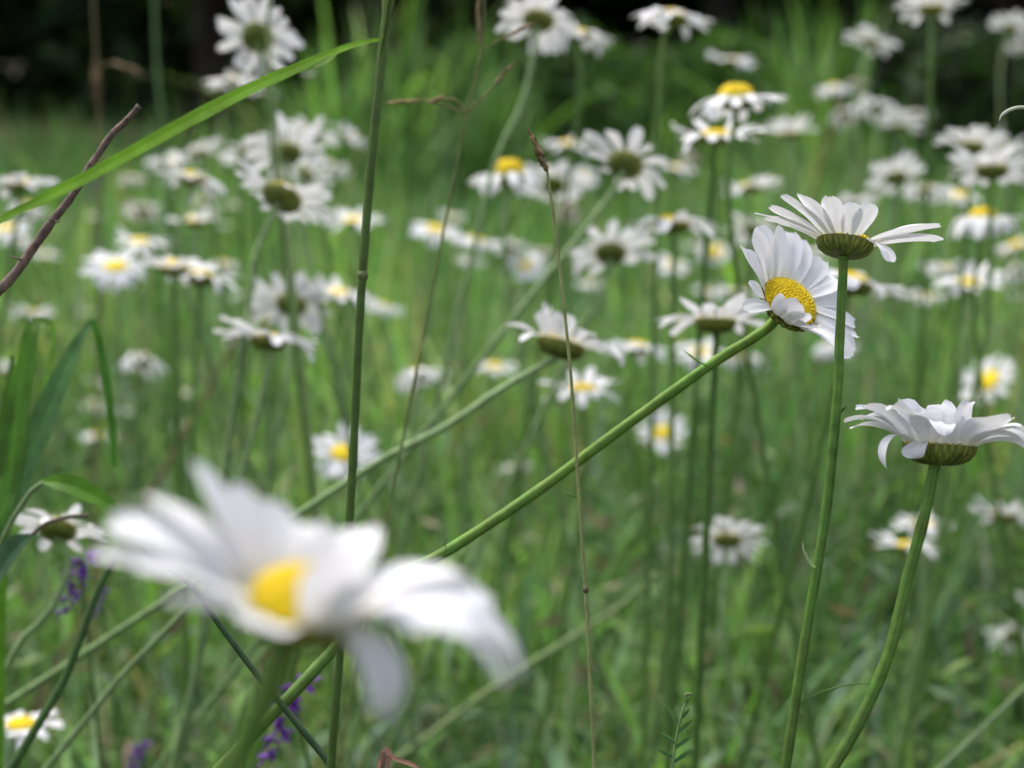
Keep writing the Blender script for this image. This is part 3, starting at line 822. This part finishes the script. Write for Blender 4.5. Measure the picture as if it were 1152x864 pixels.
    (1020, 614, 78, (.02, 1, -.06), FLAT, 'lower of two flat daisies crossed by the arched stem', dict(n=16, stem=[(1040, 640), (1034, 700), (1020, 780)], stem_col=STEM_P)),
    (1158, 676, 46, (.1, 1, .1), FLAT, 'daisy petals poking in at the right edge low down', {}),
    (1142, 716, 62, (.2, .7, -.6), DROOP, 'tilted pale daisy low at the right edge', {}),
    (279, 172, 62, (-.2, .9, -.3), FLAT, 'pale daisy at the left behind the fan-shaped olive-backed daisy', {}),
    (372, 186, 46, (.2, 1, -.1), DROOP, 'small pale bloom between the fan-shaped daisy and the tall stalk', {}),
    (345, 196, 60, (.3, .8, -.3), FLAT, 'pale daisy peeping over the right petals of the fan-shaped one', {}),
    (276, 330, 34, (0, 1, 0), DROOP, 'faint bloom left of the dark-centred daisy turned away', {}),
    (270, 378, 40, (-.3, 1, 0), DROOP, 'pale bloom at the left tip of the olive-based edge-on daisy', {}),
    (252, 296, 40, (.1, 1, 0), SKIRT, 'faint greyish bloom right of the bright left cluster', dict(wither=.3)),
    (664, 318, 34, (0, 1, 0), DROOP, 'faint small bloom under the olive-backed daisy above the ragged one', {}),
    (1002, 330, 50, E_, FLAT, 'faint daisy right of the straight sharp stem, level with the slanting one', {}),
    (870, 272, 58, (.1, 1, -.1), DROOP, 'pale daisy left of the topmost sharp petals', {}),
    (1130, 168, 54, (.1, 1, -.1), FLAT, 'pale daisy behind the upswept one near the right edge', {}),
    (1146, 196, 40, (.2, 1, -.1), DROOP, 'small daisy at the right edge beside the tall-stemmed one', {}),
    (1030, 128, 38, (.1, 1, 0), DROOP, 'small bloom at the far right of the tangled upper right cluster', {}),
    (868, 205, 30, (0, 1, 0), SKIRT, 'greyish withered bloom above the thin edge-on daisy', dict(wither=.7)),
    (776, 178, 34, (0, .9, -.3), SKIRT, 'withered bloom under the flat dark-stemmed daisy', dict(wither=.7)),
    (722, 268, 30, (0, 1, 0), DROOP, 'small bloom at the left tip of the spreading daisy', {}),
    (530, 292, 34, (.2, 1, 0), DROOP, 'small bloom below the slanting daisy', {}),
    (508, 244, 30, U_, FLAT, 'small bloom above the beige-disc daisy', {}),
    (300, 362, 44, E_, FLAT, 'pale bloom just over the olive-based edge-on daisy', {}),
]
for i, (px, py, w, N, e, lab, opt) in enumerate(TABLE):
    if not w: continue
    o = dict(opt)
    D = o.pop('D', 0.046)
    d = D * FPX / w
    drop = (py - 60) / FPX + 1e-6
    if drop > 0: d = min(d, (CAM.z - 0.16) / drop)
    d = min(o.pop('dd', d), 3.4)
    D = w * d / FPX * 1.11
    rng = random.Random(900 + i)
    o.setdefault('each', w >= 84)
    o.setdefault('n', rng.choice((17, 19, 20, 21, 22)))
    o.setdefault('stem_r', 0.0013 * min(1.3, max(.6, D / .046)))
    o.setdefault('stem_col', rng.choice((STEM_L, STEM_P, STEM_L)))
    daisy(px, py, d, N, lab, D=D, e=e, seed=100 + i, lean=(rng.uniform(-.17, .17), rng.uniform(-.02, .12)), width=0.118 if w >= 60 else 0.15, **o)


# ------------------------------------------------------------------ foreground grasses, twig and weeds
def ribbon(mb, pts, widths, nrm, col, fold=0.25, n=28):
    P = spline(pts, n)
    rows, cols = [], []
    nrm = Vector(nrm)
    for i, p in enumerate(P):
        t = (P[min(i + 1, n - 1)] - P[max(i - 1, 0)]).normalized()
        sd = t.cross(nrm).normalized()
        up = sd.cross(t)
        q = i / (n - 1) * (len(widths) - 1)
        k = min(int(q), len(widths) - 2)
        w = widths[k] + (widths[k + 1] - widths[k]) * (q - k)
        us = [k / 7 for k in range(-7, 8)]
        wv = 1 + 0.035 * math.sin(i * 1.9) + 0.03 * math.sin(i * 0.7 + 1)
        rows.append([p + sd * w * wv * .5 * u + up * w * .5 * (fold * abs(u) + 0.03 * (j % 2)) for j, u in enumerate(us)])
        br = 1 + 0.10 * math.sin(i * 0.9) * math.sin(i * 0.37)
        cols += [tuple(x * br * (1.5 if j == 7 else (1.12 if j % 2 else .88)) for x in col) for j in range(15)]
    mb.grid(rows, cols)


def px2m(w, d): return w * d / FPX


# tall green stalk with its long leaf
d = 0.405
pts = to_ground([at(x, y, d) for x, y in ((441, -30), (437, 0), (430, 60), (418, 180), (405, 350), (397, 520), (389, 650), (378, 790), (372, 866))])
T = empty('grass_stalk', pts[-1], 'tall sharp green grass stalk with one long arching leaf crossing the top left', 'grass stalk')
mb = MB()
path = spline(pts, 60)
mb.tube(path, [px2m(5.6 + (1.6 if i < 6 else 0) - 0.9 * math.sin(i / 59 * 3.0), d) for i in range(60)], 10,
        [c for i in range(60) for c in [lerp3((0.11, 0.17, 0.04), (0.06, 0.105, 0.02), min(1, i / 20))] * 10])
for yy, xx in ((665, 388.5), (310, 408)):
    p = at(xx, yy, d)
    mb.tube([p + Vector((0, 0, -.0012)), p, p + Vector((0, 0, .0012))], [px2m(5, d), px2m(6.6, d), px2m(5, d)], 10, (0.12, 0.15, 0.05))
S = mb.build('stem', M_STEM, T)
mb = MB()
ribbon(mb, [at(*q) for q in ((432, 44, d), (412, 47, .404), (385, 55, .402), (345, 72, .398), (280, 101, .392), (200, 143, .386), (100, 198, .38), (0, 247, .374), (-80, 283, .37))],
       [px2m(w, .39) for w in (4, 6, 8, 11, 15, 17, 17, 14, 9, 4)], camdir((.15, .45, .95)), (0.17, 0.34, 0.025), 0.12, 48)
mb.build('leaf', M_BLADE, T)
mb = MB()
ribbon(mb, [at(*q) for q in ((378, 62, .3975), (360, 72, .398), (333, 82, .398))], [px2m(w, .39) for w in (2, 9, 7, 2)], camdir((.1, .6, .8)), (0.15, 0.27, 0.04), 0.1, 10)
mb.build('leaf', M_BLADE, T)
mb = MB()
for k in range(7):
    p = at(438 - k * 1.6, 2 + k * 10, d - .0012)
    stem_leaf(mb, p, camdir((.28 if k % 2 else .05, 1, .2)), camdir((1, 0, .2)), px2m(26, d), px2m(3.2, d), 0.15, random.Random(k), (0.16, 0.23, 0.08), False)
mb.build('seed_head', M_BLADE, T)

# dry twig
d = 0.415
rg = random.Random(5)
tp = [at(x, y, d) for x, y in ((157, 119), (141, 137), (127, 150), (112, 171), (98, 192), (80, 222), (60, 247), (38, 278), (15, 310), (-25, 352))]
tp = to_ground(tp)
T = empty('dry_twig', tp[-1], 'bare reddish brown twig slanting up behind the long green leaf', 'twig')
path = spline(tp, 80)
mb = MB()
rr = []
for i in range(80):
    base = 2.9 + 2.6 * min(1, i / 45)
    for c in (0, 6, 13, 24, 34, 43): base += .8 * math.exp(-((i - c) / 1.0) ** 2)
    rr.append(px2m(base + rg.uniform(-.35, .35), d))
tc = []
for i in range(80):
    c = lerp3((0.20, 0.13, 0.10), (0.075, 0.048, 0.04), rg.random() * 0.8)
    if i < 3: c = (0.06, 0.04, 0.04)
    tc += [lerp3(c, (0.26, 0.17, 0.14), rg.random() * .4) for _ in range(9)]
mb.tube(path, rr, 9, tc)
mb.build('stem', M_TWIG, T)
for (x, y, dx, dy, L) in ((86, 214, .5, .2, 7), (60, 248, -.9, .35, 8), (62, 249, .95, -.05, 9), (24, 292, -.9, .2, 14), (128, 152, -.6, .6, 6), (142, 134, .7, .4, 6)):
    mb = MB()
    p = at(x, y, d - .001); v = camdir((dx, dy, .3))
    mb.tube([p, p + v * px2m(L * .5, d), p + v * px2m(L, d) + camdir((0, .5, 0)) * px2m(L * .15, d)], [px2m(1.5, d), px2m(1.0, d), px2m(.3, d)], 6, (0.17, 0.12, 0.10))
    mb.build('thorn', M_TWIG, T)


def thin_grass(name, pts2d, d, label, rad_px, col, head=None, mat=None, cat='grass stalk', rfun=None):
    P = to_ground([at(x, y, d) for x, y in pts2d])
    T = empty(name, P[-1], label, cat)
    mb = MB()
    n = 44
    mb.tube(spline(P, n), [px2m(rad_px * (0.8 + 0.5 * i / n), d) for i in range(n)], 7, col)
    mb.build('stem', mat or M_STEM, T)
    return T


def spikelets(T, pts, d, wid, col, rg, name='seed_head', n=14, mat=None):
    """A slim head of overlapping husks along a line of photo points."""
    mb = MB()
    P = spline([at(x, y, d) for x, y in pts], n)
    ax = (P[-1] - P[0]).normalized()
    mb.tube(P, [px2m(wid * .28, d)] * n, 6, col)
    for i, p in enumerate(P):
        for k in range(3):
            a = rg.uniform(0, 6.28)
            o = (camdir((1, 0, 0)) * math.cos(a) + camdir((0, 0, 1)) * math.sin(a))
            o = (o - o.dot(ax) * ax).normalized()
            f = math.sin(math.pi * (0.12 + 0.83 * i / (n - 1))) ** .6
            c = lerp3(col, (col[0] * .45, col[1] * .42, col[2] * .4), rg.random())
            w = px2m(wid * .5 * f, d)
            L = px2m(wid * 1.25, d)
            mb.tube([p + o * w * .15, p + o * w * .75 + ax * -L * .35 * 0, p + o * w * .55 + ax * L * .55, p + o * w * .35 + ax * L], [w * .18, w * .38, w * .26, w * .04], 5, c)
    mb.build(name, mat or M_STRAW, T)


BRN = (0.26, 0.185, 0.085)
T = thin_grass('seed_grass', ((615, 190), (619, 215), (625, 262), (634, 340), (642, 420), (649, 520), (655, 610), (659, 665), (663, 740), (669, 866)), 0.425,
               'thin straw stalk topped by a narrow brown seed head in the middle', 2.0, (0.24, 0.26, 0.10))
spikelets(T, ((615, 192), (611, 182), (605, 168), (598, 153)), 0.425, 10, BRN, random.Random(3))
mb = MB()
p = at(659, 663, .4245)
mb.tube([p + Vector((0, 0, .0009)), p, p + Vector((0, 0, -.0009))], [px2m(2.4, .42), px2m(4.2, .42), px2m(2.4, .42)], 8, (0.10, 0.085, 0.045))
mb.build('node', M_STEM, T)

d = 0.60
T = thin_grass('oat_grass', ((546, -20), (544, 30), (541, 60), (525, 128), (511, 200), (496, 275), (480, 360), (458, 470), (440, 560)), d, 'slender oat grass with brown side branches right of the tall stalk', 1.6, (0.13, 0.15, 0.05))
rg = random.Random(8)
for pts, sp in ((((541, 58), (560, 46), (580, 36)), ((572, 40), (598, 27))), (((525, 128), (512, 112), (495, 113)), ((483, 116), (497, 109))),
                (((525, 128), (505, 120), (480, 114), (470, 113)), ((470, 113), (437, 116))), (((525, 128), (545, 108), (560, 92)), ((556, 95), (573, 76)))):
    mb = MB()
    mb.tube(spline([at(x, y, d) for x, y in pts], 10), px2m(1.1, d), 6, (0.22, 0.19, 0.08))
    B = mb.build('branch', M_STRAW, T)
    spikelets(B, sp, d, 6.5, (0.36, 0.26, 0.13), rg, n=8)
spikelets(T, ((541, 50), (539, 30), (538, 10), (540, -10)), d, 8, (0.30, 0.22, 0.11), rg, n=10)

T = thin_grass('dry_grass', ((104, -15), (107, 40), (110, 90), (112, 140), (113, 200), (112, 260)), 1.2, 'brown dry grass stalk with a side spikelet against the black wood', 1.7, (0.16, 0.12, 0.06))
spikelets(T, ((110, 115), (109, 98), (108, 82)), 1.2, 14, (0.20, 0.14, 0.07), rg, n=8)
mb = MB(); mb.tube(spline([at(x, y, 1.2) for x, y in ((109, 82), (118, 72), (130, 72))], 8), px2m(1.2, 1.2), 6, (0.2, 0.15, 0.07)); B = mb.build('branch', M_STRAW, T)
spikelets(B, ((128, 71), (156, 82)), 1.2, 9, (0.26, 0.18, 0.10), rg, n=8)
thin_grass('grass_stalk', ((173, -15), (175, 40), (177, 85), (182, 130), (186, 190)), 1.5, 'pale green upright stem left of the round daisy against the black wood', 2.4, (0.10, 0.18, 0.06))
thin_grass('grass_stalk', ((303, -20), (302, 30), (304, 80), (309, 130), (314, 175)), .85, 'thin pale green stem passing in front of the round daisy', 2.6, (0.20, 0.27, 0.10))
thin_grass('dry_stalk', ((318, 300), (295, 335), (270, 375), (250, 410), (228, 450)), 1.3, 'brown dry stem slanting behind the olive-based daisy', 2.4, (0.19, 0.12, 0.07), mat=M_STRAW, cat='dry stem')
thin_grass('dry_stalk', ((946, 100), (935, 150), (918, 205), (905, 260), (895, 330)), 2.6, 'reddish dry stem below the tangled upper right cluster', 2.2, (0.18, 0.10, 0.06), mat=M_STRAW, cat='dry stem')
thin_grass('grass_stalk', ((735, 540), (752, 600), (748, 680), (742, 760), (730, 866)), 0.80, 'soft pale stem left of the small leafy sprig', 2.6, (0.13, 0.2, 0.06))
thin_grass('weed_stalk', ((152, 606), (170, 625), (215, 658), (245, 700), (290, 760), (335, 815)), 0.46, 'dark stalk running from under the large blurred daisy down to the right', 3.8, (0.04, 0.075, 0.03), cat='weed stalk')
thin_grass('weed_stalk', ((222, 672), (190, 706), (140, 757), (105, 800)), 0.62, 'pale straight stalk left of the dark stalk under the large blurred daisy', 4.0, (0.17, 0.24, 0.10), cat='weed stalk')
thin_grass('weed_stalk', ((135, 618), (110, 665), (90, 720), (70, 770), (40, 820)), 0.58, 'dark green stalk beside the purple flower at lower left', 5.0, (0.055, 0.11, 0.03), cat='weed stalk')
thin_grass('weed_stalk', ((740, 645), (700, 680), (640, 720), (560, 770), (500, 815)), 0.95, 'pale lying stalk right of the large blurred daisy', 4.0, (0.19, 0.26, 0.10), cat='weed stalk')
thin_grass('weed_stalk', ((1165, 762), (1125, 800), (1090, 834), (1050, 872)), 0.75, 'pale slanting stalk in the bottom right corner', 2.6, (0.2, 0.27, 0.14), cat='weed stalk')

# broad grass clump at the left edge
d = 0.62
root = at(-55, 640, d); root.z = 0
T = empty('broad_grass', root, 'clump of wide folded grass blades standing at the left edge', 'grass clump')
for pts, ws, nn, col in (
        (((0, 640), (12, 540), (20, 455), (33, 385), (38, 362)), (16, 22, 26, 20, 12), (.3, .2, 1), (0.09, 0.20, 0.035)),
        (((38, 362), (52, 361), (60, 372), (56, 410), (50, 440)), (10, 7, 6, 5, 2), (.2, .4, 1), (0.10, 0.20, 0.05)),
        (((-8, 660), (20, 555), (52, 470), (82, 400), (104, 360)), (20, 32, 36, 22, 7), (-.3, .5, 1), (0.075, 0.165, 0.06)),
        (((104, 360), (111, 385), (120, 435), (126, 480), (128, 525)), (7, 9, 10, 9, 5), (.6, .3, 1), (0.04, 0.11, 0.025)),
        (((-15, 620), (-4, 520), (8, 450), (14, 400)), (14, 16, 12, 3), (.5, 0, 1), (0.06, 0.13, 0.03))):
    mb = MB()
    P = [at(x, y, d + .004 * k) for k, (x, y) in enumerate(pts)]
    if pts[0][1] > 600: P = [root + Vector((pts[0][0] * .0002, 0, 0)), root.lerp(P[0], .6) + Vector((-.004, 0, 0))] + P
    ribbon(mb, P, [px2m(w, d) for w in ((ws[0], ws[0]) + ws if pts[0][1] > 600 else ws)], camdir(nn), col, 0.3, 30)
    mb.build('blade', M_BLADE, T)

# leafy weed with a bright lance leaf
root = at(-40, 760, .55); root.z = 0
T = empty('leafy_weed', root, 'leafy weed with a bright lance-shaped leaf and a drooping grey-green leaf at the left edge', 'weed')
mb = MB()
mb.tube(spline([root, at(-20, 700, .55), at(0, 615, .55), at(30, 560, .55), at(48, 543, .55)], 20), px2m(3, .55), 7, (0.14, 0.2, 0.08))
mb.build('stem', M_STEM, T)
mb = MB()
ribbon(mb, [at(x, y, .55) for x, y in ((46, 541), (75, 545), (105, 558), (140, 578))], [px2m(w, .55) for w in (5, 24, 27, 20, 4)], camdir((.1, .6, .8)), (0.085, 0.20, 0.02), .3, 18)
mb.build('leaf', M_BLADE, T)
mb = MB()
ribbon(mb, [at(x, y, .55) for x, y in ((36, 602), (18, 618), (0, 645), (-15, 680))], [px2m(w, .55) for w in (4, 34, 40, 26, 4)], camdir((-.4, .6, .7)), (0.05, 0.11, 0.055), .3, 18)
mb.build('leaf', M_BLADE, T)
mb = MB()
mb.tube(spline([at(x, y, .55) for x, y in ((36, 602), (50, 590), (75, 582), (100, 580))], 12), px2m(2.4, .55), 6, (0.14, 0.11, 0.08))
mb.build('leaf_stalk', M_STEM, T)

# small pinnate sprig at the bottom
d = 0.44
P = to_ground([at(x, y, d) for x, y in ((774, 785), (768, 800), (762, 825), (758, 850), (756, 870))])
T = empty('vetch_sprig', P[-1], 'small sharp sprig of paired narrow leaflets at the bottom edge', 'sprig')
mb = MB()
mb.tube(spline(P, 24), px2m(1.5, d), 6, (0.15, 0.24, 0.09))
S = mb.build('stem', M_STEM, T)
rg = random.Random(2)
for (x, y, sx, sy, L, cu) in ((766, 808, .55, .75, 20, -.4), (764, 815, -.55, .85, 26, .3), (762, 824, .75, .7, 28, -.3), (760, 836, -.85, .6, 24, .3), (759, 842, .8, .65, 32, -.3), (758, 852, -.9, .5, 26, .4), (757, 858, .85, .6, 30, -.3), (771, 792, .4, .9, 10, -.6)):
    mb = MB()
    stem_leaf(mb, at(x, y, d), camdir((sx, sy, rg.uniform(-.2, .4))), camdir((0, .3, 1)), px2m(L, d), px2m(2.6, d), rg.uniform(-.2, .4), rg, (0.10, 0.20, 0.07), False)
    mb.build('leaflet', M_BLADE, T)
mb = MB()
mb.tube([at(774 + (4.5 - k * .22) * math.cos(k * .75), 783 - (4.5 - k * .22) * math.sin(k * .75) * .8, d) for k in range(16)], px2m(1.0, d), 5, (0.2, 0.26, 0.1))
mb.build('tendril', M_STEM, T)

# dry leaf poking in at the bottom edge
d = 0.42
P = to_ground([at(433, 846, d), at(430, 864, d), at(428, 885, d)])
T = empty('dry_leaf_stem', P[-1], 'dry pinkish brown curled leaf poking up at the bottom edge', 'dry leaf')
mb = MB(); mb.tube(spline(P, 14), px2m(2.2, d), 6, (0.2, 0.12, 0.08)); mb.build('stem', M_STRAW, T)
mb = MB()
ribbon(mb, [at(x, y, d) for x, y in ((426, 875), (430, 856), (434, 845), (438, 850), (437, 864))], [px2m(w, d) for w in (9, 11, 10, 7, 4)], camdir((.3, .2, 1)), (0.36, 0.20, 0.15), .4, 16)
mb.build('leaf', M_STRAW, T)
mb = MB()
ribbon(mb, [at(x, y, d) for x, y in ((436, 850), (450, 856), (462, 860), (476, 868))], [px2m(w, d) for w in (5, 7, 6, 3)], camdir((.1, .8, .6)), (0.20, 0.11, 0.07), .3, 12)
mb.build('leaf', M_STRAW, T)

# white curled tip at the right edge
d = 0.42
P = [at(x, y, d) for x, y in ((1124, 136), (1128, 129), (1138, 123), (1152, 121), (1175, 126), (1200, 160), (1215, 260))]
P = to_ground(P)
T = empty('curled_grass', P[-1], 'pale thin grass tip curling in at the right edge', 'grass tip')
mb = MB(); mb.tube(spline(P, 50), [px2m(.6 + min(1.4, i * .25), d) for i in range(50)], 7, (0.42, 0.46, 0.36)); mb.build('stem', M_STEM, T)

# purple vetch flowers
for px, py, d, sc_, lab, seed in ((84, 655, .72, .8, 'purple vetch flower hanging beside the curved pale stem', 1), (318, 806, .70, 1.05, 'purple vetch flower below the large blurred daisy', 2),
                                  (152, 856, .85, .6, 'dark purple vetch flower at the bottom edge on the left', 3), (110, 678, .85, .45, 'little purple floret right of the hanging purple flower', 4),
                                  (101, 214, 1.9, .8, 'faint violet bloom beside the twig', 5), (972, 352, 1.7, .9, 'faint violet bloom behind the straight sharp stem', 6)):
    rg = random.Random(seed)
    p = at(px, py, d)
    root = Vector((p.x + rg.uniform(-.03, .03), p.y + .03, 0))
    T = empty('vetch_flower', root, lab, 'wildflower', 'purple vetch flowers in the grass')
    tip = p + camdir((.25, 1, 0)) * .014 * sc_
    mb = MB(); mb.tube(spline([root, root.lerp(tip, .6) + Vector((.01, 0, 0)), tip], 16), .0009, 6, (0.07, 0.13, 0.04)); mb.build('stem', M_STEM, T)
    fb = MB()
    for k in range(13):
        s = k / 12
        c = p + camdir((.35, 1, 0)) * (.5 - s) * .034 * sc_
        a = k * 2.4
        o = (camdir((1, 0, 0)) * math.cos(a) + camdir((0, 0, 1)) * math.sin(a) - camdir((0, 1, 0)) * .5).normalized()
        L = .011 * sc_ * (1.0 - .3 * s)
        br = rg.uniform(.7, 1.5)
        stem_leaf(fb, c, o, camdir((0, 1, .1)), L, L * .26, .8, rg, (br, br * rg.uniform(.8, 1.2), br), False, 5)
        stem_leaf(fb, c + o * L * .2, (o + camdir((0, -.5, .3))).normalized(), camdir((0, 1, .1)), L * .8, L * .2, .4, rg, (br * 1.2, br, br), False, 5)
    fb.build('floret_cluster', M_PURPLE, T)
